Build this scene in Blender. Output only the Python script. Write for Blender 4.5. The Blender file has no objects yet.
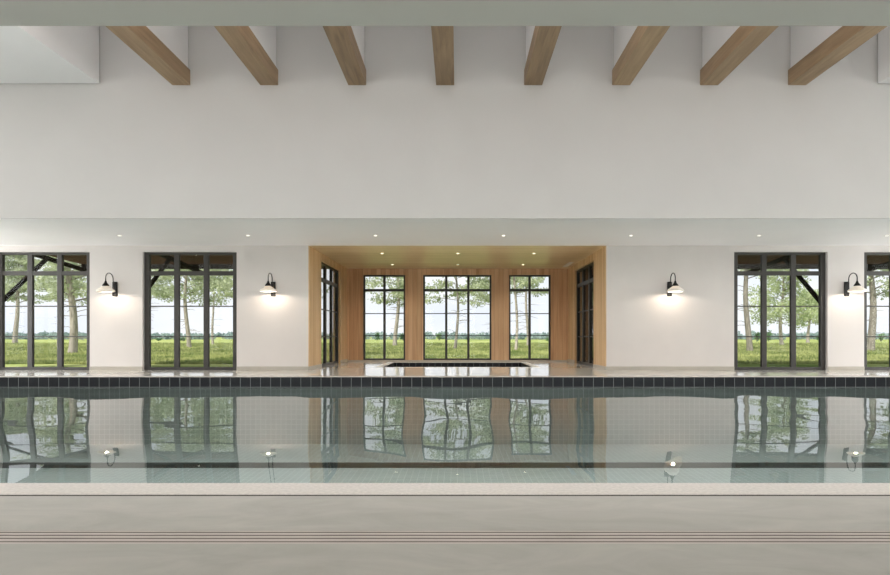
import bpy, bmesh, math, random
import numpy as np
from mathutils import Vector, Matrix
C = bpy.context.scene.collection
F = 540.0; CX = 458.0; HY = 336.4; CH = 0.807
DW, DU, DE, DN, DF, DB = 12.857, 9.886, 10.707, 2.973, 3.757, 17.26
ZC = 2.967; ZW = -0.206; ZF = -1.335; ZT = 7.4; ZG = -0.12
XL, XR = -15.5, 15.5; SL, SR = -3.543, 3.513; YN = -2.6

# ------------------------------------------------------------------ materials
def new_mat(name):
    m = bpy.data.materials.new(name); m.use_nodes = True
    n = m.node_tree; n.nodes.clear()
    out = n.nodes.new('ShaderNodeOutputMaterial')
    return m, n.nodes, n.links, out
def lin(c):
    return tuple((x/255/12.92 if x/255 <= .04045 else ((x/255+.055)/1.055)**2.4) for x in c) + (1,)
def math_node(N, L, op, a, b=None):
    n = N.new('ShaderNodeMath'); n.operation = op
    for i, v in enumerate((a, b)):
        if v is None: continue
        if hasattr(v, 'links') or hasattr(v, 'node'): L.new(v, n.inputs[i])
        else: n.inputs[i].default_value = v
    return n.outputs[0]
def ramp(N, L, fac, stops):
    r = N.new('ShaderNodeValToRGB'); e = r.color_ramp.elements
    while len(e) < len(stops): e.new(.5)
    for k, (p, c) in zip(e, stops): k.position = p; k.color = c
    L.new(fac, r.inputs[0]); return r.outputs[0]
def simple(name, rgb, rough=.5, metal=0, noise=.03, scale=3, spec=.5, bump=0, coords='Position', stretch=(1,1,1), trans=0):
    m, N, L, out = new_mat(name)
    b = N.new('ShaderNodeBsdfPrincipled'); L.new(b.outputs[0], out.inputs[0])
    b.inputs['Roughness'].default_value = rough; b.inputs['Metallic'].default_value = metal
    b.inputs['Specular IOR Level'].default_value = spec
    g = N.new('ShaderNodeNewGeometry'); mp = N.new('ShaderNodeMapping'); mp.inputs['Scale'].default_value = stretch
    L.new(g.outputs['Position'], mp.inputs[0])
    t = N.new('ShaderNodeTexNoise'); t.inputs['Scale'].default_value = scale; t.inputs['Detail'].default_value = 6
    L.new(mp.outputs[0], t.inputs[0])
    c = lin(rgb); d = tuple(x*(1-noise*2.5) for x in c[:3])+(1,); u = tuple(min(1, x*(1+noise*2.5)) for x in c[:3])+(1,)
    L.new(ramp(N, L, t.outputs[0], [(.3, d), (.7, u)]), b.inputs['Base Color'])
    if bump:
        bp = N.new('ShaderNodeBump'); bp.inputs['Strength'].default_value = bump; bp.inputs['Distance'].default_value = .01
        L.new(t.outputs[0], bp.inputs['Height']); L.new(bp.outputs[0], b.inputs['Normal'])
    return m
def wood(name, dark, mid, light, grain, board, board_axis, board_w, rough=.5):
    """grain: mapping scale (small along the grain); board_axis: axis index across the boards"""
    m, N, L, out = new_mat(name)
    b = N.new('ShaderNodeBsdfPrincipled'); L.new(b.outputs[0], out.inputs[0]); b.inputs['Roughness'].default_value = rough
    g = N.new('ShaderNodeNewGeometry'); sp = N.new('ShaderNodeSeparateXYZ'); L.new(g.outputs['Position'], sp.inputs[0])
    mp = N.new('ShaderNodeMapping'); mp.inputs['Scale'].default_value = grain
    bd = math_node(N, L, 'FLOOR', math_node(N, L, 'DIVIDE', sp.outputs[board_axis], board_w))
    wn = N.new('ShaderNodeTexWhiteNoise'); wn.noise_dimensions = '1D'; L.new(bd, wn.inputs['W'])
    L.new(g.outputs['Position'], mp.inputs[0])
    cm = N.new('ShaderNodeCombineXYZ'); s = math_node(N, L, 'MULTIPLY', wn.outputs[0], 37.0)
    for i in range(3): L.new(s, cm.inputs[i])
    L.new(cm.outputs[0], mp.inputs[1])
    t = N.new('ShaderNodeTexNoise'); t.inputs['Scale'].default_value = 1; t.inputs['Detail'].default_value = 5; t.inputs['Distortion'].default_value = .6
    L.new(mp.outputs[0], t.inputs[0])
    f = math_node(N, L, 'ADD', math_node(N, L, 'MULTIPLY', t.outputs[0], .8), math_node(N, L, 'MULTIPLY', wn.outputs[0], board))
    col = ramp(N, L, f, [(.2, lin(dark)), (.5, lin(mid)), (.85, lin(light))])
    fr = math_node(N, L, 'FRACT', math_node(N, L, 'DIVIDE', sp.outputs[board_axis], board_w))
    gap = math_node(N, L, 'LESS_THAN', fr, .004/board_w)
    mx = N.new('ShaderNodeMixRGB'); L.new(gap, mx.inputs[0]); L.new(col, mx.inputs[1]); mx.inputs[2].default_value = tuple(x*.45 for x in lin(dark)[:3])+(1,)
    L.new(mx.outputs[0], b.inputs['Base Color'])
    return m
def tile(name, c1, c2, grout, pitch, axes, off=(0, 0), mortar=.0035, rough=.15, noise=0.0):
    m, N, L, out = new_mat(name)
    b = N.new('ShaderNodeBsdfPrincipled'); L.new(b.outputs[0], out.inputs[0]); b.inputs['Roughness'].default_value = rough; b.inputs['Specular IOR Level'].default_value = .28
    g = N.new('ShaderNodeNewGeometry'); sp = N.new('ShaderNodeSeparateXYZ'); L.new(g.outputs['Position'], sp.inputs[0])
    cm = N.new('ShaderNodeCombineXYZ')
    for i in range(2): L.new(math_node(N, L, 'ADD', sp.outputs[axes[i]], off[i]), cm.inputs[i])
    t = N.new('ShaderNodeTexBrick'); t.offset = 0; t.squash = 1
    t.inputs['Scale'].default_value = 1; t.inputs['Brick Width'].default_value = pitch; t.inputs['Row Height'].default_value = pitch
    t.inputs['Mortar Size'].default_value = mortar; t.inputs['Mortar Smooth'].default_value = .1; t.inputs['Bias'].default_value = 0
    t.inputs['Color1'].default_value = lin(c1); t.inputs['Color2'].default_value = lin(c2); t.inputs['Mortar'].default_value = lin(grout)
    L.new(cm.outputs[0], t.inputs[0]); L.new(t.outputs[0], b.inputs['Base Color'])
    return m
def glass_mat(name, tint=(.985, .992, .988), f0=.008):
    m, N, L, out = new_mat(name)
    g = N.new('ShaderNodeNewGeometry'); vd = N.new('ShaderNodeVectorMath'); vd.operation = 'DOT_PRODUCT'
    L.new(g.outputs['Normal'], vd.inputs[0]); L.new(g.outputs['Incoming'], vd.inputs[1])
    c = math_node(N, L, 'ABSOLUTE', vd.outputs['Value'])
    p = math_node(N, L, 'POWER', math_node(N, L, 'SUBTRACT', 1.0, c), 5.0)
    f = math_node(N, L, 'ADD', math_node(N, L, 'MULTIPLY', p, .6), f0)
    tr = N.new('ShaderNodeBsdfTransparent'); tr.inputs[0].default_value = tint+(1,)
    gl = N.new('ShaderNodeBsdfGlossy'); gl.inputs['Roughness'].default_value = 0
    mx = N.new('ShaderNodeMixShader'); L.new(f, mx.inputs[0]); L.new(tr.outputs[0], mx.inputs[1]); L.new(gl.outputs[0], mx.inputs[2])
    L.new(mx.outputs[0], out.inputs[0]); return m
def water_mat(name):
    m, N, L, out = new_mat(name)
    fr = N.new('ShaderNodeFresnel'); fr.inputs[0].default_value = 1.65
    tr = N.new('ShaderNodeBsdfTransparent'); tr.inputs[0].default_value = (.895, .947, .94, 1)
    gl = N.new('ShaderNodeBsdfGlossy'); gl.inputs['Roughness'].default_value = 0
    mx = N.new('ShaderNodeMixShader'); L.new(fr.outputs[0], mx.inputs[0]); L.new(tr.outputs[0], mx.inputs[1]); L.new(gl.outputs[0], mx.inputs[2])
    L.new(mx.outputs[0], out.inputs[0]); return m
def emit(name, rgb, s):
    m, N, L, out = new_mat(name); e = N.new('ShaderNodeEmission'); e.inputs[0].default_value = lin(rgb); e.inputs[1].default_value = s
    L.new(e.outputs[0], out.inputs[0]); return m
def leaf_mat(name, dark, light, scale=.8, transl=.35):
    m, N, L, out = new_mat(name)
    g = N.new('ShaderNodeNewGeometry'); t = N.new('ShaderNodeTexNoise'); t.inputs['Scale'].default_value = scale; t.inputs['Detail'].default_value = 4
    L.new(g.outputs['Position'], t.inputs[0])
    col = ramp(N, L, t.outputs[0], [(.36, lin(dark)), (.64, lin(light))])
    d = N.new('ShaderNodeBsdfDiffuse'); tl = N.new('ShaderNodeBsdfTranslucent'); mx = N.new('ShaderNodeMixShader'); mx.inputs[0].default_value = transl
    L.new(col, d.inputs[0]); L.new(col, tl.inputs[0]); L.new(d.outputs[0], mx.inputs[1]); L.new(tl.outputs[0], mx.inputs[2]); L.new(mx.outputs[0], out.inputs[0])
    return m

M = {}
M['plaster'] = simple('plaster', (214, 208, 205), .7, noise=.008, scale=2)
M['upper'] = simple('upper_plaster', (196, 194, 193), .7, noise=.008, scale=1)  # darker than the soffit plaster; the shading difference is put into the colour
M['soffit'] = simple('soffit_plaster', (239, 237, 238), .7, noise=.006, scale=1)  # lightened so the underside reads as more brightly lit
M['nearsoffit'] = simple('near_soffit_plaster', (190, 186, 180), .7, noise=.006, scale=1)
M['plinth'] = simple('plinth_stone', (176, 170, 160), .35, noise=.02, scale=5)
M['coping'] = simple('coping_terrazzo', (190, 183, 177), .5, noise=.05, scale=55)
M['farstone'] = simple('polished_limestone', (224, 220, 212), .1, noise=.008, scale=1.5, spec=.75)
M['tubcoping'] = simple('tub_coping_stone', (226, 222, 214), .3, noise=.02, scale=6)
M['basin'] = tile('basin_mosaic', (186, 194, 190), (192, 200, 196), (220, 224, 221), .1, (0, 2), (.009, .036), .004)
M['basinside'] = tile('basin_side_mosaic', (186, 194, 190), (192, 200, 196), (220, 224, 221), .1, (1, 2), (0, .036), .004)
M['basinfloor'] = tile('basin_floor_mosaic', (186, 194, 190), (192, 200, 196), (220, 224, 221), .1, (0, 1), (.009, 0), .004)
M['navy'] = tile('navy_waterline_tile', (16, 18, 23), (21, 23, 28), (138, 141, 139), .2, (0, 2), (.716, .0), .004, rough=.35)
M['navyside'] = tile('navy_side_tile', (16, 18, 23), (21, 23, 28), (138, 141, 139), .2, (1, 2), (0, .0), .004, rough=.35)
M['lane'] = tile('lane_marking_tile', (18, 17, 17), (24, 22, 21), (50, 48, 46), .1, (0, 1), (.009, 0), .003)
M['frame'] = simple('window_frame_metal', (56, 53, 50), .5, metal=0, noise=.02, scale=8)
M['spaframe'] = simple('black_frame_metal', (42, 40, 37), .4, metal=.2, noise=.02, scale=8)
M['black'] = simple('black_metal', (26, 24, 23), .4, metal=.5, noise=.03, scale=20)
M['glass'] = glass_mat('window_glass')
M['water'] = water_mat('pool_water')
M['oakwall'] = wood('oak_wall_boards', (172, 130, 92), (200, 160, 122), (218, 184, 146), (9, 9, .7), .35, 0, .145)
M['oakside'] = wood('oak_side_boards', (180, 144, 104), (205, 170, 128), (220, 190, 150), (9, 9, .7), .35, 1, .145)
M['oakceil'] = wood('oak_ceiling_boards', (208, 180, 140), (226, 200, 160), (236, 214, 180), (.7, 9, 9), .35, 1, .145, rough=.35)
M['beam'] = wood('oak_beam', (112, 90, 66), (148, 121, 93), (174, 146, 114), (14, 1.2, 14), .3, 0, .805)
M['porchwood'] = wood('porch_boards', (74, 38, 32), (96, 54, 44), (112, 68, 54), (.8, 9, 9), .3, 1, .14, rough=.95)
M['timber'] = simple('dark_timber', (40, 33, 29), .9, spec=.15, noise=.08, scale=6, stretch=(1, 1, 1))
M['lens'] = emit('downlight_lens', (255, 244, 226), 4)
M['spalens'] = emit('spa_downlight_lens', (255, 236, 200), 7)
M['panel'] = emit('fill_panel_glow', (255, 250, 242), 3)  # glow of the added fill panels
M['bulb'] = emit('warm_bulb', (255, 196, 130), 14)
M['white'] = simple('white_paint', (232, 230, 226), .5, noise=.01, scale=5)
M['annex'] = simple('annex_shade_wall', (34, 31, 29), .8, noise=.04, scale=3)
M['patio'] = simple('porch_and_added_paving', (128, 124, 112), .7, noise=.05, scale=4)
M['bark'] = simple('pine_bark', (158, 150, 142), .9, noise=.16, scale=7, stretch=(2, 2, .4), bump=.6)
M['barkg'] = simple('grey_bark', (132, 126, 118), .9, noise=.14, scale=7, stretch=(2, 2, .4), bump=.6)
M['needles'] = leaf_mat('pine_needles', (150, 162, 132), (206, 212, 184))
M['leaves'] = leaf_mat('broad_leaves', (150, 166, 126), (204, 212, 172))
M['haze'] = leaf_mat('distant_hazed_leaves', (132, 152, 152), (166, 182, 178), .1)  # air haze put into the leaf colour
M['shrub'] = leaf_mat('shrub_leaves', (82, 116, 84), (128, 156, 112), .4)
M['blade'] = leaf_mat('grass_blades', (104, 122, 74), (190, 192, 136), .5)

# shade glass: opal, lit by its bulb
m, N, L, out = new_mat('opal_glass')
d = N.new('ShaderNodeBsdfDiffuse'); d.inputs[0].default_value = lin((246, 244, 240)); t = N.new('ShaderNodeBsdfTranslucent'); t.inputs[0].default_value = lin((255, 246, 232))
mx = N.new('ShaderNodeMixShader'); mx.inputs[0].default_value = .22; L.new(d.outputs[0], mx.inputs[1]); L.new(t.outputs[0], mx.inputs[2])
L.new(mx.outputs[0], out.inputs[0]); M['opal'] = m

# honed stone slabs of the near deck
m, N, L, out = new_mat('near_deck_stone')
b = N.new('ShaderNodeBsdfPrincipled'); b.inputs['Roughness'].default_value = .5; L.new(b.outputs[0], out.inputs[0])
g = N.new('ShaderNodeNewGeometry'); mp = N.new('ShaderNodeMapping'); mp.inputs['Scale'].default_value = (1, 2.6, 1); mp.inputs['Rotation'].default_value = (0, 0, .35)
L.new(g.outputs['Position'], mp.inputs[0])
t = N.new('ShaderNodeTexNoise'); t.inputs['Scale'].default_value = 1.6; t.inputs['Detail'].default_value = 9; t.inputs['Roughness'].default_value = .62; t.inputs['Distortion'].default_value = 1.4
L.new(mp.outputs[0], t.inputs[0])
L.new(ramp(N, L, t.outputs[0], [(.28, lin((156, 153, 145))), (.5, lin((166, 163, 156))), (.75, lin((177, 173, 165)))]), b.inputs['Base Color']); M['deck'] = m

# field grass
m, N, L, out = new_mat('meadow_ground')
b = N.new('ShaderNodeBsdfDiffuse'); L.new(b.outputs[0], out.inputs[0])
g = N.new('ShaderNodeNewGeometry'); mp = N.new('ShaderNodeMapping'); mp.inputs['Scale'].default_value = (.35, 1, 1); L.new(g.outputs['Position'], mp.inputs[0])
t = N.new('ShaderNodeTexNoise'); t.inputs['Scale'].default_value = .22; t.inputs['Detail'].default_value = 10; t.inputs['Roughness'].default_value = .7
L.new(mp.outputs[0], t.inputs[0])
L.new(ramp(N, L, t.outputs[0], [(.38, lin((92, 110, 60))), (.5, lin((146, 158, 96))), (.62, lin((196, 198, 138)))]), b.inputs[0]); M['meadow'] = m

# ------------------------------------------------------------------ mesh helpers
def box_bm(bm, x0, x1, y0, y1, z0, z1):
    v = [bm.verts.new(p) for p in ((x0,y0,z0),(x1,y0,z0),(x1,y1,z0),(x0,y1,z0),(x0,y0,z1),(x1,y0,z1),(x1,y1,z1),(x0,y1,z1))]
    for f in ((0,3,2,1),(4,5,6,7),(0,1,5,4),(1,2,6,5),(2,3,7,6),(3,0,4,7)): bm.faces.new([v[i] for i in f])
    return v
def obj(name, bm, mats, parent=None, smooth=False, bevel=0):
    me = bpy.data.meshes.new(name)
    if bevel: bmesh.ops.bevel(bm, geom=bm.edges[:], offset=bevel, segments=2, affect='EDGES', profile=.5, clamp_overlap=True)
    bm.normal_update(); bm.to_mesh(me); bm.free()
    for mt in (mats if isinstance(mats, list) else [mats]): me.materials.append(mt)
    if smooth:
        for p in me.polygons: p.use_smooth = True
    o = bpy.data.objects.new(name, me); C.objects.link(o)
    if parent is not None: o.parent = parent
    return o
def boxes(name, lst, mt, parent=None, bevel=0, org=(0,0,0)):
    bm = bmesh.new()
    for b in lst: box_bm(bm, b[0]-org[0], b[1]-org[0], b[2]-org[1], b[3]-org[1], b[4]-org[2], b[5]-org[2])
    return obj(name, bm, mt, parent, bevel=bevel)
def tag(o, label=None, cat=None, group=None, kind=None):
    for k, v in (('label', label), ('category', cat), ('group', group), ('kind', kind)):
        if v: o[k] = v
    return o
def empty(name, loc, label=None, cat=None, group=None, kind=None):
    o = bpy.data.objects.new(name, None); C.objects.link(o); o.location = loc; o.empty_display_size = .2
    return tag(o, label, cat, group, kind)
def struct(o, label=None): o['kind'] = 'structure'; 
def bar(bm, p, q, w, h):
    """rectangular bar from p to q in a vertical plane; w horizontal width, h height across"""
    p = Vector(p); q = Vector(q); d = (q-p).normalized(); s = d.cross(Vector((0,0,1)))
    s = Vector((1,0,0)) if s.length < 1e-4 else s.normalized()
    u = s.cross(d).normalized(); vs = []
    for c in (p, q):
        for a, b in ((-1,-1),(1,-1),(1,1),(-1,1)): vs.append(bm.verts.new(c+s*a*w/2+u*b*h/2))
    for f in ((0,1,2,3),(7,6,5,4),(0,4,5,1),(1,5,6,2),(2,6,7,3),(3,7,4,0)): bm.faces.new([vs[i] for i in f])
def tube(bm, pts, rad, seg=12, cap=True):
    rings = []
    pts = [Vector(p) for p in pts]
    rad = rad if isinstance(rad, (list, tuple)) else [rad]*len(pts)
    ref = None
    for i, p in enumerate(pts):
        d = (pts[min(i+1, len(pts)-1)]-pts[max(i-1, 0)]).normalized()
        if ref is None: ref = Vector((1,0,0)) if abs(d.x) < .9 else Vector((0,1,0))
        a = (ref-d*ref.dot(d)).normalized(); b = d.cross(a); ref = a
        rings.append([bm.verts.new(p+(a*math.cos(t)+b*math.sin(t))*rad[i]) for t in [2*math.pi*k/seg for k in range(seg)]])
    for r, s in zip(rings, rings[1:]):
        for k in range(seg): bm.faces.new((r[k], r[(k+1)%seg], s[(k+1)%seg], s[k]))
    if cap: bm.faces.new(rings[0][::-1]); bm.faces.new(rings[-1])
def lathe(bm, prof, c=(0,0,0), seg=32, close=False):
    rings = []
    for r, z in prof: rings.append([bm.verts.new((c[0]+r*math.cos(2*math.pi*k/seg), c[1]+r*math.sin(2*math.pi*k/seg), c[2]+z)) for k in range(seg)])
    pr = list(zip(rings, rings[1:])) + ([(rings[-1], rings[0])] if close else [])
    for r, s in pr:
        for k in range(seg): bm.faces.new((r[k], r[(k+1)%seg], s[(k+1)%seg], s[k]))
    if not close:
        if prof[0][0] > 0: bm.faces.new(rings[0][::-1])
        if prof[-1][0] > 0: bm.faces.new(rings[-1])
def wall_cells(u0, u1, z0, z1, holes):
    us = sorted({u0, u1, *[h[0] for h in holes], *[h[1] for h in holes]}); zs = sorted({z0, z1, *[h[2] for h in holes], *[h[3] for h in holes]})
    out = []
    for a, b in zip(us, us[1:]):
        run = None
        for c, d in zip(zs, zs[1:]):
            um, zm = (a+b)/2, (c+d)/2
            if any(h[0] < um < h[1] and h[2] < zm < h[3] for h in holes):
                if run: out.append(run); run = None
            else: run = (a, b, run[2] if run else c, d)
        if run: out.append(run)
    return out

def PX(x, D): return (x-CX)*D/F

# ------------------------------------------------------------------ setting: shell
ZD = 2.82
W = [(-11.03, -8.77), (-7.51, -5.27), (6.575, 8.80), (9.67, 11.90)]
extraW = []
holes = [(a, b, 0, ZD) for a, b in W]
cells = wall_cells(XL, SL-.02, 0, ZC+.3, [h for h in holes if h[0] < 0])
o = boxes('wall_back', [(a, b, DW, DW+.25, c, d) for a, b, c, d in cells], M['plaster']); struct(o)
cells = wall_cells(SR+.02, XR, 0, ZC+.3, [h for h in holes if h[0] > 0])
o = boxes('wall_back', [(a, b, DW, DW+.25, c, d) for a, b, c, d in cells], M['plaster']); struct(o)
# spa room walls in oak
DD0, DD1 = 14.0, 16.27
for side, x, s in (('left', SL, -1), ('right', SR, 1)):
    cells = wall_cells(DW+.25, DB+.25, 0, ZC, [(DD0, DD1, 0, 2.78)])
    lst = [(min(x, x+s*.22), max(x, x+s*.22), a, b, c, d) for a, b, c, d in cells]
    lst.append((min(x, x+s*.02), max(x, x+s*.02), DW, DW+.25, 0, ZC))
    struct(boxes('wall_spa_'+side, lst, M['oakside']))
SW = [(-3.04+.005, -1.69), (-1.115, 1.07), (1.63, 2.97)]
cells = wall_cells(SL, SR, 0, ZC, [(a, b, .05, 2.775) for a, b in SW])
struct(boxes('wall_spa_back', [(a, b, DB, DB+.25, c, d) for a, b, c, d in cells], M['oakwall']))
struct(boxes('ceiling', [(SL-.22, SR+.22, DW+.002, DB+.25, ZC+.001, ZC+.2)], M['oakceil']))
# low ceiling on the far side, high wall above it, low ceiling on the near side
struct(boxes('ceiling', [(XL, XR, DU+.02, DW, ZC, ZC+.3)], M['soffit']))
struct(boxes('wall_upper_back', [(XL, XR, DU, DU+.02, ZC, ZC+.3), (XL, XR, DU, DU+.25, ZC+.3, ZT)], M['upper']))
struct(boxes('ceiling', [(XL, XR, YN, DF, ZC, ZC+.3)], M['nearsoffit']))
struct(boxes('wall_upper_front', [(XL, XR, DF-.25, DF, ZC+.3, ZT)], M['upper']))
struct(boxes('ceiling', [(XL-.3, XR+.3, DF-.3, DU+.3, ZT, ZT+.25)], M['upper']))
# end walls with tall glazing, front wall
for side, x, s in (('left', XL, -1), ('right', XR, 1)):
    hs = [(-1.5, 1.2, 0, 2.7), (4.4, 9.3, .1, 5.2), (10.2, 12.7, .1, 2.8)]
    cells = wall_cells(YN, DW+.25, 0, ZT, hs)
    struct(boxes('wall_'+side, [(min(x, x+s*.3), max(x, x+s*.3), a, b, c, d) for a, b, c, d in cells], M['plaster']))
fh = [(a, a+2.2, 0, 2.7) for a in (-13.4, -10.2, -7, -3.8, -.9, 2.2, 5.4, 8.6, 11.5)]
cells = wall_cells(XL, XR, 0, ZC+.3, fh)
struct(boxes('wall_front', [(a, b, YN-.3, YN, c, d) for a, b, c, d in cells], M['plaster']))
# white dropped side bulkheads and the white fins that carry the beams
GAP = .03
zb = CH+(HY-84.2)*DU/F
lx, rx = PX(100.4, DU), PX(876.7, DU)
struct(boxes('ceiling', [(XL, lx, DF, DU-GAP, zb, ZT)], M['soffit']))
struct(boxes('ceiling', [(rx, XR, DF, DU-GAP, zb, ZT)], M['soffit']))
BZ0 = CH+(HY-85.3)*DU/F; BZ1 = CH+(HY-70.0)*DU/F
order = ['first', 'second', 'third', 'fourth', 'fifth', 'sixth', 'seventh', 'eighth']
beamlab = ['leftmost oak ceiling beam, next to the left white bulkhead', 'second oak ceiling beam from the left',
           'third oak ceiling beam from the left, above left part of the wooden room', 'oak ceiling beam seen almost straight from below, above the middle window',
           'oak ceiling beam just right of the straight central one', 'third oak ceiling beam from the right', 'second oak ceiling beam from the right',
           'rightmost oak ceiling beam, next to the right white bulkhead']
for k in range(8):
    xc = PX(181.4+87.93*k, DU); hw = .165
    o = boxes('ceiling_beam', [(-hw, hw, DF-DU, 0, BZ0-BZ0, BZ1-BZ0)], M['beam'], bevel=.006); o.location = (xc, DU, BZ0)
    tag(o, beamlab[k], 'beam', 'oak beams across the high ceiling', 'thing')
    struct(boxes('trim_%d' % (k+1), [(xc-hw+.028, xc+hw-.028, DF, DU-GAP, BZ1, ZT)], M['soffit']))

# floors
DCO = 2.758
struct(boxes('floor', [(XL, XR, YN, 2.103, -.3, 0), (XL, XR, 2.247, DCO-.028, -.3, 0), (XL, XR, 2.103, 2.247, -.3, -.06)], M['deck']))
struct(boxes('trim_20', [(XL, XR, DCO-.028, DCO, -.3, -.0025)], simple('joint_shadow_dark', (48, 43, 36), .9)))  # dark strip holds the shade of the joint, almost level with the deck
TX0, TX1, TY0, TY1 = -2.0, 1.965, 14.26, 16.85
struct(boxes('floor', [(XL, XR, DE+.3, DW+.25, -.4, 0), (SL-.22, TX0-.2, DW+.25, DB+.25, -.4, 0), (TX1+.2, SR+.22, DW+.25, DB+.25, -.4, 0),
                       (TX0-.2, TX1+.2, DW+.25, TY0-.2, -.4, 0), (TX0-.2, TX1+.2, TY1+.2, DB+.25, -.4, 0)], M['farstone']))
PXL, PXR = -13.2, 13.2
struct(boxes('floor', [(XL, PXL-.25, DCO, DE+.3, -.4, 0), (PXR+.25, XR, DCO, DE+.3, -.4, 0)], M['deck']))
# baseboards
def bb(name, lst): struct(boxes(name, lst, M['plinth'], bevel=.003))
segs = [(XL, -11.03), (-8.77, -7.51), (-5.27, SL)]
bb('baseboard_back', [(a, b, DW-.015, DW, 0, .09) for a, b in segs] + [(SL-.02, SL+.015, DW-.015, DD0, 0, .09)])
segs = [(SR, 6.575), (8.80, 9.67), (11.90, XR)]
bb('baseboard_back', [(a, b, DW-.015, DW, 0, .09) for a, b in segs] + [(SR-.015, SR+.02, DW-.015, DD0, 0, .09)])
bb('baseboard_spa', [(SL, SL+.015, DD1, DB, 0, .09), (SR-.015, SR, DD1, DB, 0, .09), (SL+.015, SR-.015, DB-.015, DB, 0, .05)])

# ------------------------------------------------------------------ windows
def window(n, kind, a, b, z0, z1, npan, D, axis='x', fw=.12, mw=.12, tr=(2.27, 2.37), mts=(1.53, .80), mt='frame', top=.06, bot=.07, depth=.08, x=0):
    """glazing unit spanning a..b along its wall, at depth D (axis x) or at x (axis y)"""
    def B(u0, u1, z0_, z1_, t0, t1):
        return (u0, u1, D+t0, D+t1, z0_, z1_) if axis == 'x' else (x+t0, x+t1, u0, u1, z0_, z1_)
    org = ((a+b)/2, D, z0) if axis == 'x' else (x, (a+b)/2, z0)
    r = empty('%s_%d' % (kind, n), org); r['kind'] = 'structure'
    f = [B(a, a+fw, z0, z1, 0, depth), B(b-fw, b, z0, z1, 0, depth), B(a+fw, b-fw, z1-top, z1, 0, depth), B(a+fw, b-fw, z0, z0+bot, 0, depth)]
    boxes('%s_frame' % kind, f, M[mt], r, bevel=.004, org=org)
    pitch = (b-a-fw)/npan
    ms = [B(a+fw/2+k*pitch-mw/2, a+fw/2+k*pitch+mw/2, z0+bot, z1-top, .005, depth-.005) for k in range(1, npan)]
    for q in ms: boxes('mullion', [q], M[mt], r, bevel=.004, org=org)
    boxes('transom_bar', [B(a+fw, b-fw, tr[0], tr[1], .008, depth-.008)], M[mt], r, org=org)
    boxes('muntin', [B(a+fw, b-fw, z-.013, z+.013, .02, depth-.02) for z in mts], M[mt], r, org=org)
    for k in range(npan):
        u0 = a+fw/2+k*pitch+mw/2; u1 = a+fw/2+(k+1)*pitch-mw/2
        if k == 0: u0 = a+fw
        if k == npan-1: u1 = b-fw
        boxes('pane', [B(u0, u1, z0+bot, z1-top, depth/2-.0005, depth/2+.0005)], M['glass'], r, org=org)
    return r
for i, (a, b) in enumerate(W): window(i+1, 'window', a, b, 0, ZD, 3, DW+.07)
for i, (a, b) in enumerate(SW):
    window(i+5, 'window', a, b, .05, 2.775, 3 if i == 1 else 2, DB+.06, fw=.055, mw=.075, tr=(2.25, 2.33), mts=(1.54, .83), mt='spaframe', top=.05, bot=.05)
window(1, 'door', DD0, DD1, 0, 2.78, 3, 0, axis='y', x=SL-.14, fw=.09, mw=.12, mt='spaframe')
window(2, 'door', DD0, DD1, 0, 2.78, 3, 0, axis='y', x=SR+.06, fw=.09, mw=.12, mt='spaframe')
# unseen end and front glazing
for x in (XL-.2, XR+.12):
    window(8, 'window', 4.4, 9.3, .1, 5.2, 5, 0, axis='y', x=x, mts=(1.5, 3.6, 4.6))
    window(11, 'window', 10.2, 12.7, .1, 2.8, 3, 0, axis='y', x=x)
    window(9, 'window', -1.5, 1.2, 0, 2.7, 3, 0, axis='y', x=x)
for a, b, _, z in fh: window(10, 'window', a, b, 0, z, 3, YN-.2)

# ------------------------------------------------------------------ swimming pool
pool = empty('swimming_pool', (0, (DE+DN)/2, ZF), 'wide indoor swimming pool lined with pale green mosaic', 'swimming pool', None, 'thing')
oc = (0, (DE+DN)/2, ZF)
bm = bmesh.new()
T = .2
for q, mi in (((PXL-T, PXR+T, DN-T, DE+T, ZF-.2, ZF), 2), ((PXL-T, PXR+T, DE, DE+T, ZF, -.22), 0), ((PXL-T, PXR+T, DN-T, DN, ZF, -.22), 0), ((PXL-T, PXL, DN, DE, ZF, -.22), 1), ((PXR, PXR+T, DN, DE, ZF, -.22), 1)):
    n0 = len(bm.faces); box_bm(bm, q[0]-oc[0], q[1]-oc[0], q[2]-oc[1], q[3]-oc[1], q[4]-oc[2], q[5]-oc[2]); bm.faces.ensure_lookup_table()
    for f in bm.faces[n0:]: f.material_index = mi
obj('basin', bm, [M['basin'], M['basinside'], M['basinfloor']], pool)
bm = bmesh.new()
for q, mi in (((PXL-T, PXR+T, DE-.0, DE+T, -.22, -.004), 0), ((PXL-T, PXR+T, DN-T, DN, -.22, -.004), 0), ((PXL-T, PXL, DN, DE, -.22, -.004), 1), ((PXR, PXR+T, DN, DE, -.22, -.004), 1)):
    n0 = len(bm.faces); box_bm(bm, q[0]-oc[0], q[1]-oc[0], q[2]-oc[1], q[3]-oc[1], q[4]-oc[2], q[5]-oc[2]); bm.faces.ensure_lookup_table()
    for f in bm.faces[n0:]: f.material_index = mi
tag(obj('waterline_tile', bm, [M['navy'], M['navyside']], pool), 'row of square navy tiles along the waterline')
l0, l1 = F*(CH-ZF)/131.6, F*(CH-ZF)/126.3
tag(boxes('lane_line', [(PXL+.6, PXR-.6, l0, l1, ZF, ZF+.004)], M['lane'], pool, org=oc), 'black line on the pool floor')
boxes('coping', [(XL+2.05, XR-2.05, DCO, DN, -.05, 0.0)], M['coping'], pool, bevel=.002, org=oc)
boxes('coping', [(PXL-.25, PXR+.25, DE+.002, DE+.3, -.004, 0.0)], M['coping'], pool, bevel=.004, org=oc)
boxes('coping', [(PXL-.25, PXL, DN, DE-.012, -.02, 0.0)], M['coping'], pool, org=oc)
boxes('coping', [(PXR, PXR+.25, DN, DE-.012, -.02, 0.0)], M['coping'], pool, org=oc)

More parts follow.
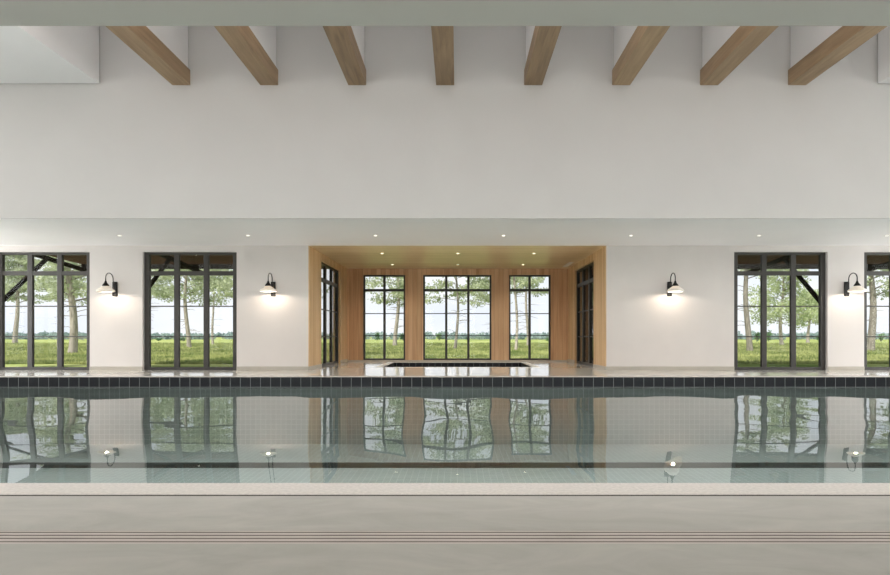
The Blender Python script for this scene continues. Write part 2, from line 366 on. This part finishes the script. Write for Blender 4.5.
# water with long low swells and small ripples
def water_h(X, Y):
    A = .036*(1-np.exp(-((X-.75)/1.7)**2))
    A = np.where(X < 0, A*1.0, A*.95)
    g = np.interp(Y, [2.9, 3.7, 4.5, 5.1, 6.0, 7.4, 8.7, 10.7], [.1, .65, 1.0, .35, -.28, -.12, .02, 0])
    ys = np.linspace(2.9, 10.7, 400)
    gs = np.interp(ys, [2.9, 3.7, 4.5, 5.1, 6.0, 7.4, 8.7, 10.7], [.1, .65, 1.0, .35, -.28, -.12, .02, 0])
    G = np.concatenate([[0], np.cumsum((gs[1:]+gs[:-1])/2*np.diff(ys))]); G -= np.interp(4.6, ys, G)
    h = A*np.interp(Y, ys, G)*.85
    h += .0034*np.sin(X*2.3+1.1*np.sin(Y*.9))*np.cos(Y*1.1+.4*X)
    h += .0018*np.sin(X*4.1+2.0+Y*1.7+.8*np.sin(X*1.3)) + .0007*np.sin(-X*3.3+Y*3.1)
    h += .00016*np.sin(X*11+1.5*np.sin(Y*3))*np.sin(Y*7+X*2)
    h += .0055*np.sin(X*.75+1+.3*Y)*np.sin(Y*.8+.5)
    edge = np.clip((DE-Y)/.9, 0, 1)
    return h*(.7+.3*edge)
nx, ny = 700, 200
xs = np.linspace(PXL, PXR, nx); ys = np.linspace(DN, DE, ny); Xg, Yg = np.meshgrid(xs, ys)
Zg = ZW+water_h(Xg, Yg); Zg -= (Zg[-1].mean()-ZW)
me = bpy.data.meshes.new('pool_water'); me.vertices.add(nx*ny)
me.vertices.foreach_set('co', np.stack([Xg, Yg, Zg], -1).astype(np.float32).ravel())
i = np.arange(ny-1)[:, None]*nx+np.arange(nx-1)[None]; q = np.stack([i, i+1, i+nx+1, i+nx], -1).reshape(-1, 4)
me.loops.add(q.size); me.loops.foreach_set('vertex_index', q.ravel().astype(np.int32))
me.polygons.add(len(q)); me.polygons.foreach_set('loop_start', (np.arange(len(q))*4).astype(np.int32))
me.update(calc_edges=True); me.polygons.foreach_set('use_smooth', np.ones(len(q), bool)); me.materials.append(M['water'])
o = bpy.data.objects.new('pool_water', me); C.objects.link(o); tag(o, 'calm reflective water filling the swimming pool', 'water', None, 'stuff')

# trench drain
dr = empty('trench_drain', (0, 2.18, -.06), 'long slotted linear drain in the deck in front of the pool', 'drain')
od = (0, 2.18, -.06)
boxes('channel', [(XL+.1, XR-.1, 2.104, 2.246, -.06, -.003)], simple('drain_slot_metal', (100, 92, 85), .7), dr, org=od)
lst = [(2.104, 2.119), (2.135, 2.1525), (2.1695, 2.1855), (2.2025, 2.2195), (2.2365, 2.246)]
boxes('grate', [(XL+.1, XR-.1, a, b, -.05, -.001) for a, b in lst], simple('grate_stone', (190, 180, 172), .5), dr, org=od)

# ------------------------------------------------------------------ hot tub
tub = empty('hot_tub', (0, (TY0+TY1)/2, -.9), 'sunken rectangular hot tub with navy tiles in front of spa windows', 'hot tub'); ot = (0, (TY0+TY1)/2, -.9)
t = .19
boxes('basin', [(TX0-t, TX1+t, TY0-t, TY1+t, -1.0, -.9), (TX0-t, TX1+t, TY0-t, TY0, -.9, -.24), (TX0-t, TX1+t, TY1, TY1+t, -.9, -.24), (TX0-t, TX0, TY0, TY1, -.9, -.24), (TX1, TX1+t, TY0, TY1, -.9, -.24)], M['basin'], tub, org=ot)
bm = bmesh.new()
for q, mi in (((TX0-t, TX1+t, TY0-t, TY0, -.24, -.012), 0), ((TX0-t, TX1+t, TY1, TY1+t, -.24, -.012), 0), ((TX0-t, TX0, TY0, TY1, -.24, -.012), 1), ((TX1, TX1+t, TY0, TY1, -.24, -.012), 1)):
    n0 = len(bm.faces); box_bm(bm, q[0]-ot[0], q[1]-ot[0], q[2]-ot[1], q[3]-ot[1], q[4]-ot[2], q[5]-ot[2]); bm.faces.ensure_lookup_table()
    for f in bm.faces[n0:]: f.material_index = mi
obj('waterline_tile', bm, [M['navy'], M['navyside']], tub)
t = .2
boxes('coping', [(TX0-t, TX1+t, TY0-t, TY0, -.012, .0), (TX0-t, TX1+t, TY1, TY1+t, -.012, .0), (TX0-t, TX0, TY0, TY1, -.012, .0), (TX1, TX1+t, TY0, TY1, -.012, .0)], M['tubcoping'], tub, org=ot)
tag(boxes('hot_tub_water', [(TX0, TX1, TY0, TY1, -.2, -.199)], M['water']), 'still water inside the sunken hot tub', 'water', None, 'stuff')

# ------------------------------------------------------------------ sconces
def sconce(x, label):
    r = empty('wall_sconce', (x, DW, 1.76), label, 'wall lamp', 'gooseneck sconces on the window wall')
    z0 = 1.76
    boxes('wall_plate', [(-.052, .052, -.045, 0, 0, .345)], M['black'], r, bevel=.006)
    bm = bmesh.new(); pts = [(0, -.03, .30), (0, -.07, .315), (0, -.09, .36)]
    R = .135
    for k in range(13):
        a = math.pi*(1-k/12); pts.append((0, -.09-R-math.cos(a)*-R*-1 if False else -.09-R+R*math.cos(math.pi*k/12), .40+R*.95*math.sin(math.pi*k/12)))
    pts += [(0, -.09-2*R, .36), (0, -.09-2*R, .30)]
    tube(bm, pts, .011, 10); obj('gooseneck', bm, M['black'], r, True)
    yc = -.09-2*R
    bm = bmesh.new(); lathe(bm, [(.016, .335), (.022, .315), (.03, .29), (.062, .245), (.072, .225), (.068, .215)], (0, yc, 0), 24); cap = obj('socket_cap', bm, M['black'], r, True)
    bm = bmesh.new()
    outer = [(.05, .218), (.07, .205), (.12, .165), (.165, .135), (.187, .11), (.185, .085)]
    inner = [(p-.006, z-.006) for p, z in outer[::-1]]
    lathe(bm, outer+inner, (0, yc, 0), 36, close=True); tag(obj('glass_shade', bm, M['opal'], r, True), 'cream opal glass shade')
    bm = bmesh.new(); bmesh.ops.create_uvsphere(bm, u_segments=16, v_segments=10, radius=.028)
    bmesh.ops.translate(bm, verts=bm.verts, vec=(0, yc, .165)); obj('bulb', bm, M['bulb'], cap, True)
    ld = bpy.data.lights.new('sconce_light', 'POINT'); ld.energy = 14; ld.color = (1, .86, .71); ld.shadow_soft_size = .03
    lo = bpy.data.objects.new('sconce_light', ld); C.objects.link(lo); lo.location = (x, DW+yc, 1.76+.115)
for x, l in ((115.5, 'black gooseneck sconce with glass shade between the two left windows'),
             (273.5, 'black gooseneck sconce with glass shade just left of the wooden room'),
             (669.2, 'black gooseneck sconce with glass shade just right of the wooden room'),
             (846, 'black gooseneck sconce with glass shade between the two right windows')):
    sconce(PX(x, DW), l)

# ------------------------------------------------------------------ recessed downlights
def downlight(x, y, z, label, group, lens='lens', power=6, color=(1, .95, .88), lit=True):
    r = empty('recessed_downlight', (x, y, z), label, 'ceiling light', group)
    bm = bmesh.new(); lathe(bm, [(.032, -.001), (.065, -.001), (.063, -.005), (.034, -.005)], (0, 0, 0), 28, close=True); obj('trim_ring', bm, M['white'], r, True)
    bm = bmesh.new(); lathe(bm, [(.032, -.004), (.032, -.001)], (0, 0, 0), 28); obj('lens', bm, M[lens], r)
    if lit:
        ld = bpy.data.lights.new('downlight_light', 'SPOT'); ld.energy = power; ld.color = color; ld.shadow_soft_size = .05; ld.spot_size = 2.2; ld.spot_blend = 1
        lo = bpy.data.objects.new('downlight_light', ld); C.objects.link(lo); lo.location = (x, y, z-.02)
yl = F*(ZC-CH)/100.9
for px, l in ((119.5, 'round recessed downlight above the leftmost sconce'), (248, 'round recessed downlight beside the second window from the left, above wall edge'),
              (375.5, 'round recessed downlight in white ceiling before the left spa window'), (503.5, 'round recessed downlight in white ceiling before the right spa window'),
              (631, 'round recessed downlight just right of the wooden room opening'), (759, 'round recessed downlight above the second window from the right'),
              (887, 'round recessed downlight at the right edge of the white ceiling')):
    downlight(PX(px, yl), yl, ZC, l, 'downlights in the white low ceiling')
for pxs, yy, row in (((382, 458, 534), F*(ZC-CH)/83.1, 'front'), ((392.4, 457.8, 523.2), F*(ZC-CH)/71.8, 'back')):
    for p, s in zip(pxs, ('left', 'middle', 'right')):
        downlight(PX(p, yy), yy, ZC, '%s recessed downlight of the %s row in the oak ceiling' % (s, row), 'downlights in the oak ceiling', 'spalens', 80, (1, .9, .75))
# slotted air vent near the right oak wall
v = empty('ceiling_vent', (3.3, 16.2, ZC), 'small white slotted air vent in the oak ceiling', 'air vent'); 
boxes('vent_frame', [(-.07, -.05, -.5, .5, -.01, 0), (.05, .07, -.5, .5, -.01, 0), (-.05, .05, -.5, -.48, -.01, 0), (-.05, .05, .48, .5, -.01, 0)], M['white'], v)
boxes('slats', [(-.05, .05, -.48+k*.04, -.465+k*.04, -.008, 0) for k in range(24)], M['white'], v)

# added fill light panels, out of view, in high ceiling and near low ceiling
def panel(x, y, z, sx, sy, power, label, group, color=(1, .995, .985)):
    r = empty('fill_light_panel', (x, y, z), label, 'ceiling light', group)
    boxes('panel_frame', [(-sx/2, -sx/2+.05, -sy/2, sy/2, -.04, 0), (sx/2-.05, sx/2, -sy/2, sy/2, -.04, 0), (-sx/2+.05, sx/2-.05, -sy/2, -sy/2+.05, -.04, 0), (-sx/2+.05, sx/2-.05, sy/2-.05, sy/2, -.04, 0)], M['white'], r)
    boxes('diffuser', [(-sx/2+.05, sx/2-.05, -sy/2+.05, sy/2-.05, -.03, -.005)], M['panel'], r)
    ld = bpy.data.lights.new('fill_panel_light', 'AREA'); ld.shape = 'RECTANGLE'; ld.size = sx-.1; ld.size_y = sy-.1; ld.energy = power; ld.color = color
    lo = bpy.data.objects.new('fill_panel_light', ld); C.objects.link(lo); lo.location = (x, y, z-.045)
NP = 25
for k in range(5):
    panel(-11+5.5*k, .2, ZC, 3.6, 1.0, NP, 'added fill panel in the near low ceiling', 'added fill panels in the near low ceiling')
def vault_fill(x, y, z, sx, sy, power, label, glow=5):  # added out of view to brighten the basin and the beam bays
    r = empty('fill_light_panel', (x, y, z), label, 'ceiling light', 'added fill panels high over the pool')
    boxes('panel_frame', [(-sx/2, -sx/2+.05, -sy/2, sy/2, -.06, 0), (sx/2-.05, sx/2, -sy/2, sy/2, -.06, 0), (-sx/2+.05, sx/2-.05, -sy/2, -sy/2+.05, -.06, 0), (-sx/2+.05, sx/2-.05, sy/2-.05, sy/2, -.06, 0)], M['white'], r)
    boxes('diffuser', [(-sx/2+.05, sx/2-.05, -sy/2+.05, sy/2-.05, -.03, -.005)], M['panel'], r)
    ld = bpy.data.lights.new('vault_fill', 'AREA'); ld.shape = 'RECTANGLE'; ld.size = sx-.1; ld.size_y = sy-.1; ld.energy = power; ld.spread = math.radians(75)
    lo = bpy.data.objects.new('vault_fill', ld); C.objects.link(lo); lo.location = (x, y, z-.045)
    ld = bpy.data.lights.new('vault_fill_wide', 'AREA'); ld.shape = 'RECTANGLE'; ld.size = sx-.1; ld.size_y = sy-.1; ld.energy = glow
    lo = bpy.data.objects.new('vault_fill_wide', ld); C.objects.link(lo); lo.location = (x, y, z-.05)
for k in range(-1, 8):
    vault_fill(PX(181.4+87.93*(k+.5), DU), 6.2, ZT, .9, 2.4, 54, 'added fill panel set high between two oak beams')
for x in (-12.5, -9, 9.6, 13): vault_fill(x, 6.2, zb, 1.6, 2.4, 80, 'added fill panel under a white bulkhead', 20)
# added glowing panels above the near low ceiling: soft fill onto the far side
CP = 5
for k in range(7):
    x = -13.2+4.4*k
    r = empty('fill_wall_panel', (x, DF, 3.5), 'added fill light panel high above the near low ceiling', 'fill panel', 'added fill panels over the near ceiling')
    boxes('panel_frame', [(-1.9, -1.84, 0, .05, 0, 1.5), (1.84, 1.9, 0, .05, 0, 1.5), (-1.84, 1.84, 0, .05, 0, .06), (-1.84, 1.84, 0, .05, 1.44, 1.5)], M['frame'], r)
    boxes('diffuser', [(-1.84, 1.84, .005, .03, .06, 1.44)], M['panel'], r)
    ld = bpy.data.lights.new('fill_wall_light', 'AREA'); ld.shape = 'RECTANGLE'; ld.size = 3.6; ld.size_y = 1.35; ld.energy = CP*(1.35 if abs(k-3) == 3 else .8 if abs(k-3) < 2 else 1); ld.color = (1, .99, .97)
    lo = bpy.data.objects.new('fill_wall_light', ld); C.objects.link(lo); lo.location = (x, DF+.06, 4.25); lo.rotation_euler = (math.radians(90), 0, 0)

# added area lamps outside the unseen end and front glazing, to brighten the room
def window_fill(x, y, z, sx, sz, power, rot):
    ld = bpy.data.lights.new('window_fill_light', 'AREA'); ld.shape = 'RECTANGLE'; ld.size = sx; ld.size_y = sz; ld.energy = power; ld.color = (.97, .99, 1)
    lo = bpy.data.objects.new('window_fill_light', ld); C.objects.link(lo); lo.location = (x, y, z); lo.rotation_euler = (math.radians(90), 0, rot)
for x, rot, e in ((XL-.32, math.radians(-90), 1.15), (XR+.32, math.radians(90), 1)):
    window_fill(x, 6.85, 2.65, 4.9, 5.1, 210*e, rot); window_fill(x, 11.45, 1.45, 2.5, 2.7, 690*e, rot); window_fill(x, -.15, 1.35, 2.7, 2.7, 60, rot)
for a, b, _, z in fh: window_fill((a+b)/2, YN-.32, z/2, 2.2, 2.7, 60, 0)

# ------------------------------------------------------------------ added closed box behind the right spa door, its dark walls stand for shade
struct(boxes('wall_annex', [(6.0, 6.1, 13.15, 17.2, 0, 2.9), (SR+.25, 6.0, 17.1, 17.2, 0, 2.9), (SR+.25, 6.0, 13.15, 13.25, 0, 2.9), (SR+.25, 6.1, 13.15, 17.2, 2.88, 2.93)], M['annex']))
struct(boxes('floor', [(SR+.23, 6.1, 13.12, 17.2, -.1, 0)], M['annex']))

# ------------------------------------------------------------------ porches outside
def porch(x0, x1, brackets, label, lights):
    r = empty('porch_roof', ((x0+x1)/2, DW+.25, 3.1), label, 'porch', 'timber porch roofs outside')
    org = ((x0+x1)/2, DW+.25, 3.1)
    def loc(p): return (p[0]-org[0], p[1]-org[1], p[2]-org[2])
    bm = bmesh.new(); vs = []
    for x in (x0, x1):
        for y, z in ((13.12, 3.22), (16.9, 3.03), (16.9, 3.15), (13.12, 3.36)): vs.append(bm.verts.new(loc((x, y, z))))
    for f in ((3,2,1,0),(4,5,6,7),(0,1,5,4),(1,2,6,5),(2,3,7,6),(3,0,4,7)): bm.faces.new([vs[i] for i in f])
    obj('roof_boards', bm, M['porchwood'], r)
    boxes('eave_beam', [(x0, x1, 16.7, 16.88, 2.91, 3.09)], M['timber'], r, org=org)
    for bx in brackets:
        bm = bmesh.new(); bar(bm, loc((bx, 13.12, 3.14)), loc((bx, 16.8, 2.775)), .08, .11); obj('rafter', bm, M['timber'], r)
        bm = bmesh.new(); bar(bm, loc((bx, 13.12, 1.41)), loc((bx, 14.95, 3.0)), .07, .085); obj('brace', bm, M['timber'], r)
        boxes('wall_post', [(bx-.035, bx+.035, 13.11, 13.2, 1.1, 3.15)], M['timber'], r, org=org)
    for lx_, ly, ll in lights:
        zz = 3.22-(ly-13.12)*.19/3.78
        e = empty('porch_light', (lx_, ly, zz-.002), ll, 'ceiling light', 'small lights under the porch roofs')
        bm = bmesh.new(); lathe(bm, [(.03, -.02), (.035, 0)], (0, 0, 0), 20); obj('housing', bm, M['white'], e)
        bm = bmesh.new(); lathe(bm, [(.022, -.023), (.022, -.02)], (0, 0, 0), 20); obj('lens', bm, M['lens'], e)
porch(-11.65, SL-.24, [-11.34, -7.95, -4.55], 'dark timber porch roof with knee braces outside the left windows', [(PX(196, 15.2), 15.2, 'small lit spot under the left porch roof')])
porch(6.15, XR+2, [9.0, 12.4], 'dark timber porch roof with knee braces outside the right windows', [(PX(790.5, 15.2), 15.2, 'small lit spot under the right porch roof')])
struct(boxes('floor', [(-16, SL-.22, DW+.25, 13.9, -.13, -.03), (6.1, 17.5, DW+.25, 13.9, -.13, -.03), (SL-.22, SR+.22, DB+.25, 17.9, -.13, -.03), (XL-14, XR+14, YN-16, YN-.3, -.13, -.03), (XL-14, XL-.3, YN-.3, DW+.25, -.13, -.03), (XR+.3, XR+14, YN-.3, DW+.25, -.13, -.03)], M['patio']))  # wide slabs at front and ends are added unseen, against green bounce

# ------------------------------------------------------------------ meadow
bm = bmesh.new(); 
hx0, hx1, hy0, hy1 = XL-.3, XR+.3, YN-.3, DW+.25
for q in ((-900, hx0, -300, 1500), (hx1, 900, -300, 1500), (hx0, hx1, -300, hy0), (hx0, SL-.22, hy1, 1500), (SR+.22, hx1, hy1, 1500), (SL-.22, SR+.22, DB+.25, 1500)):
    bm.faces.new([bm.verts.new((x, y, ZG)) for x, y in ((q[0], q[2]), (q[1], q[2]), (q[1], q[3]), (q[0], q[3]))])
o = obj('ground', bm, M['meadow']); o['kind'] = 'structure'
def tri_mesh(name, P, mt, parent=None):
    """P: (n,3,3) triangles"""
    n = len(P); me = bpy.data.meshes.new(name); me.vertices.add(n*3); me.vertices.foreach_set('co', P.astype(np.float32).ravel())
    me.loops.add(n*3); me.loops.foreach_set('vertex_index', np.arange(n*3, dtype=np.int32)); me.polygons.add(n)
    me.polygons.foreach_set('loop_start', (np.arange(n)*3).astype(np.int32)); me.update(calc_edges=True); me.materials.append(mt)
    o = bpy.data.objects.new(name, me); C.objects.link(o)
    if parent is not None: o.parent = parent
    return o
rng = np.random.default_rng(5)
nb = 120000
D = 17.6+52*rng.random(nb)**1.6; ok = np.ones(nb, bool)
X = (rng.random(nb)*2-1)*D*.92
D2 = D+.4
h = (.03+.08*rng.random(nb))*(1+D/60); w = .012+.0006*D
a = rng.random(nb)*6.283; l = rng.normal(0, .05, (nb, 2))
b0 = np.stack([X-np.cos(a)*w, D2-np.sin(a)*w, np.full(nb, ZG)], -1); b1 = np.stack([X+np.cos(a)*w, D2+np.sin(a)*w, np.full(nb, ZG)], -1)
tp = np.stack([X+l[:, 0], D2+l[:, 1], ZG+h], -1)
o = tri_mesh('grass', np.stack([b0, b1, tp], 1), M['blade']); tag(o, 'uneven green and yellow meadow grass outside the windows', 'grass', None, 'stuff')

# ------------------------------------------------------------------ trees
def leaves_at(centres, radii, n, size, rg):
    cs = []
    for c, r in zip(centres, radii):
        k = int(n*r[0]*r[0]); u = rg.normal(size=(k, 3)); u /= np.linalg.norm(u, axis=1)[:, None]
        p = np.array(c)+u*(rg.random((k, 1))**.45)*np.array(r); cs.append(p)
    p = np.concatenate(cs); k = len(p)
    d1 = rg.normal(size=(k, 3)); d1 /= np.linalg.norm(d1, axis=1)[:, None]; d2 = rg.normal(size=(k, 3)); d2 -= d1*(d1*d2).sum(1)[:, None]; d2 /= np.linalg.norm(d2, axis=1)[:, None]
    s = size*(.6+.8*rg.random((k, 1)))
    return np.stack([p-d1*s*.5, p+d1*s*.5, p+d2*s*.8], 1)
def tree(px, by, wpx, ytop_clear, spread, lean, seed, label, kind='pine', height=None, D=None, dens=95, side=0, x=None, twigs=True):
    """px, by: foot of the trunk in the picture; ytop_clear: row where its foliage starts"""
    rg = np.random.default_rng(seed); D = D or F*(CH-ZG)/(by-HY); sc = F/D
    x0 = x if x is not None else PX(px, D)
    r0 = wpx/sc/2; zl = CH+(HY-ytop_clear)/sc-ZG; H = height or zl+7
    t = empty('pine_tree' if kind == 'pine' else 'broadleaf_tree', (x0, D, ZG-.05), label, 'tree', 'trees on the meadow')
    def cen(z): q = z/H; return np.array([lean*z+.12*math.sin(z*.8+seed), .1*math.sin(z*.6+2*seed), z])
    bm = bmesh.new(); zs = [0, .15, .5]+[H*k/14 for k in range(1, 15)]
    tube(bm, [cen(z)*np.array([1, 1, 1]) for z in zs], [r0*1.35, r0*1.12]+[max(.03, r0*(1.02-.8*z/H)) for z in zs[2:]], 12); obj('trunk', bm, M['bark'] if seed % 3 else M['barkg'], t, True)
    cents, rads = [], []; bm = bmesh.new(); z = zl; 
    nbr = int((H-zl)*4.5)
    for k in range(nbr):
        z = zl+(H-zl)*(k+.5)/nbr; frac = (z-zl)/(H-zl); a = k*2.4+rg.random()*.8
        L_ = spread*(1-.55*frac)*(.55+.6*rg.random())
        dx = math.cos(a)+side; dy = math.sin(a)
        p = cen(z-.3); e = p+np.array([dx*L_, dy*L_, .25*L_*rg.random()+.1]); mid = (p+e)/2+np.array([0, 0, .15])
        br = max(.015, r0*.22); tube(bm, [p, mid, e], [br, br*.7, br*.3], 6)
        cr = spread*.27*(.7+.6*rg.random())
        for f in (.5, .8, 1.03):
            q = p*(1-f)+e*f+rg.normal(0, .12*spread/2.5, 3); cents.append(q); c2 = cr*(1.1-.25*abs(f-.8)); rads.append((c2, c2, c2*(.42 if kind == 'pine' else .75)))
    if twigs:
        for k in range(12):
            z = zl*(.28+.7*rg.random()); a = rg.random()*6.28; L_ = .5+.9*rg.random(); p = cen(z)
            e = p+np.array([math.cos(a)*L_, math.sin(a)*L_*.5, rg.normal(0, .12)]); tube(bm, [p, (p+e)/2+np.array([0, 0, .07]), e], [.022, .016, .008], 5)
    obj('branches', bm, M['barkg'], t, True)
    tri_mesh('foliage', leaves_at(cents, rads, dens, .135*(1+D/110), rg), M['needles'] if kind == 'pine' else M['leaves'], t)
    return t
tree(16, 343.6, 4.6, 301, 3.4, .03, 11, 'slim leaning pine seen through the first pane of the leftmost window')
tree(59, 345, 2.2, 300, 3.4, 0, 12, 'thin pine trunk beside the second mullion of the leftmost window')
tree(70.5, 353.6, 7.6, 297, 2.4, .0, 13, 'thick pine trunk in the right pane of the leftmost window', side=.3)
tree(187.5, 348, 4.2, 300, 3.4, -.01, 14, 'pine with wide pads of needles in the middle pane of second window')
tree(149.5, 344.5, 2.6, 296, 2.6, 0, 15, 'thin pine trunk at the left frame of the second window')
tree(213, 345.0, 2.4, 292, 3.0, 0, 16, 'thin pine trunk at the right mullion of the second window')
tree(396, 346, 4.2, 303, 3.4, .035, 17, 'leaning pine in the right half of the left spa window')
tree(456.5, 349.2, 3.0, 300, 2.9, 0, 18, 'straight pine in the middle of the centre spa window')
tree(492, 344.5, 3.0, 305, 3.0, 0, 32, 'pine partly behind the oak pier, its branches in the centre spa window', side=-.3)
tree(515.5, 350.3, 3.0, 290, 2.3, 0, 19, 'nearer pine trunk in the left half of the right spa window')
tree(527, 346, 3.0, 291, 2.5, 0, 20, 'pine trunk beside the mullion of the right spa window')
tree(747.5, 351.6, 5.6, 275, 2.2, 0, 21, 'pale bare pine trunk in the left pane of the third window', side=.5)
tree(782, 345.5, 3.6, 322, 3.5, 0, 22, 'leafy tree in the middle pane of the third window', 'broad', dens=90, twigs=False)
tree(809, 343.2, 3.0, 322, 3.0, 0, 23, 'smaller leafy tree in the right pane of the third window', 'broad', height=7.2, dens=90, twigs=False)
tree(871, 351, 7.0, 293, 2.6, .0, 24, 'stout pine trunk in the rightmost window')
tree(0, 0, 5, 300, 2.6, 0, 25, 'pine hidden behind the wall left of the wooden room', D=30, x=-10.5)
tree(0, 0, 5, 292, 3.0, .01, 26, 'pine beyond the left glass door of the wooden room', D=23, x=-8.6)
tree(0, 0, 5, 300, 2.6, 0, 27, 'pine hidden behind the wall right of the wooden room', D=34, x=12.5)
tree(0, 0, 5, 300, 2.8, 0, 28, 'pine standing beyond the far right end of the porch', D=38, x=35)
tree(0, 0, 5, 300, 2.8, 0, 29, 'pine standing beyond the far left end of the building', D=36, x=-34)

def shrub(px, by, ytop, hw, seed, label, mt='shrub'):
    rg = np.random.default_rng(seed); D = F*(CH-ZG)/(by-HY); sc = F/D; h = (by-ytop)/sc; w = hw/sc
    t = empty('shrub', (PX(px, D), D, ZG), label, 'shrub', 'distant shrubs at the meadow edge')
    bm = bmesh.new()
    for k in range(5):
        a = k*1.256; tube(bm, [(0, 0, 0), (math.cos(a)*w*.3, math.sin(a)*w*.3, h*.5), (math.cos(a)*w*.5, math.sin(a)*w*.5, h*.8)], [.06, .04, .02], 5)
    obj('stems', bm, M['barkg'], t)
    c = [(rg.normal(0, w*.35), rg.normal(0, w*.35), h*(.3+.4*rg.random())) for _ in range(9)]; r = [(w*.5, w*.5, h*.32)]*9
    P = leaves_at(c, r, 60/(w*w)*1.6+12, .16+h*.06, rg); tri_mesh('foliage', P, M[mt], t)
for a in ((377.5, 340.6, 330.5, 2.2, 41, 'round dark shrub in the left half of the left spa window'),
          (364.5, 340.3, 334, 2.5, 42, 'low shrub at the left frame of the left spa window'),
          (402.5, 340.5, 332.5, 2.6, 43, 'blue green shrub at the right edge of the left spa window'),
          (439, 340.6, 333, 3, 44, 'round shrub in the left pane of the centre spa window'),
          (547.5, 341.0, 337.6, 1.8, 45, 'small dark shrub at the right edge of the right spa window'),
          (159, 340.8, 338, 3.4, 46, 'low shrub in the left pane of the second window'),
          (183, 341.2, 337.5, 2.2, 47, 'low shrub left of the pine in the second window'),
          (757, 341.8, 331, 3.0, 48, 'shrub just right of the bare trunk in the third window'),
          (768.5, 341.5, 329.5, 3.2, 49, 'taller shrub left of the leafy tree in the third window'),
          (795, 341.0, 333.5, 3.0, 50, 'shrub between the two leafy trees in the third window'),
          (820, 341.2, 334, 3.0, 51, 'shrub at the right frame of the third window'),
          (881, 341.6, 333, 3.0, 52, 'shrub right of the stout trunk in the rightmost window')):
    shrub(*a)
cs, rs = [], []
rg = np.random.default_rng(77)
for k in range(360):
    x = -230+460*k/360+rg.normal(0, .5); d = 170+rg.normal(0, 8); hh = .55+.9*abs(math.sin(k*.11)+.6*math.sin(k*.37+1))*.6
    cs.append((x, d, ZG+hh*.6)); rs.append((1.5, 1.2, hh+.2))
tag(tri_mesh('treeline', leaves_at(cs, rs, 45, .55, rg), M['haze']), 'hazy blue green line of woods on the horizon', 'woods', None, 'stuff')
cs, rs = [], []
for k in range(420):
    x = -900+1800*k/420+rg.normal(0, 2); d = 620+rg.normal(0, 15); hh = 2.0+2.2*abs(math.sin(k*.07)+.5*math.sin(k*.31+1))*.6
    cs.append((x, d, ZG+hh*.5)); rs.append((4.5, 4, hh+.5))
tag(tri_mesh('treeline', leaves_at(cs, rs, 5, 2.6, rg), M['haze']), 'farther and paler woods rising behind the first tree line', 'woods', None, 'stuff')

# ------------------------------------------------------------------ sky, sun, camera
w = bpy.data.worlds.new('World'); bpy.context.scene.world = w; w.use_nodes = True; n = w.node_tree; n.nodes.clear(); N, L = n.nodes, n.links
out = N.new('ShaderNodeOutputWorld'); bg = N.new('ShaderNodeBackground'); L.new(bg.outputs[0], out.inputs[0])
tc = N.new('ShaderNodeTexCoord'); mp = N.new('ShaderNodeMapping'); mp.inputs['Scale'].default_value = (1.4, 1.4, 4.2); L.new(tc.outputs['Generated'], mp.inputs[0])
t = N.new('ShaderNodeTexNoise'); t.inputs['Scale'].default_value = 2.6; t.inputs['Detail'].default_value = 7; L.new(mp.outputs[0], t.inputs[0])
L.new(ramp(N, L, t.outputs[0], [(.36, lin((228, 235, 248))), (.48, lin((236, 240, 248))), (.6, lin((244, 246, 250)))]), bg.inputs[0]); bg.inputs[1].default_value = 1.15
sd = bpy.data.lights.new('sun', 'SUN'); sd.energy = 5; sd.angle = .02; sd.color = (1, .95, .86)
so = bpy.data.objects.new('sun', sd); C.objects.link(so); so.rotation_euler = Vector((.42, .62, -.85)).to_track_quat('-Z', 'Y').to_euler()
cd = bpy.data.cameras.new('camera'); cd.sensor_width = 36; cd.lens = 36*F/890; cd.shift_x = -(CX-445)/890; cd.shift_y = (HY-287.5)/890; cd.clip_end = 3000
co = bpy.data.objects.new('camera', cd); C.objects.link(co); co.location = (0, 0, CH); co.rotation_euler = (math.pi/2, 0, 0)
S = bpy.context.scene; S.camera = co
S.view_settings.view_transform = 'Standard'; S.view_settings.look = 'None'; S.view_settings.gamma = 1; S.view_settings.exposure = 0
S.cycles.use_denoising = True; S.cycles.max_bounces = 12; S.cycles.transparent_max_bounces = 24; S.cycles.diffuse_bounces = 6; S.cycles.glossy_bounces = 6
S.cycles.sample_clamp_indirect = 6; S.cycles.caustics_reflective = False
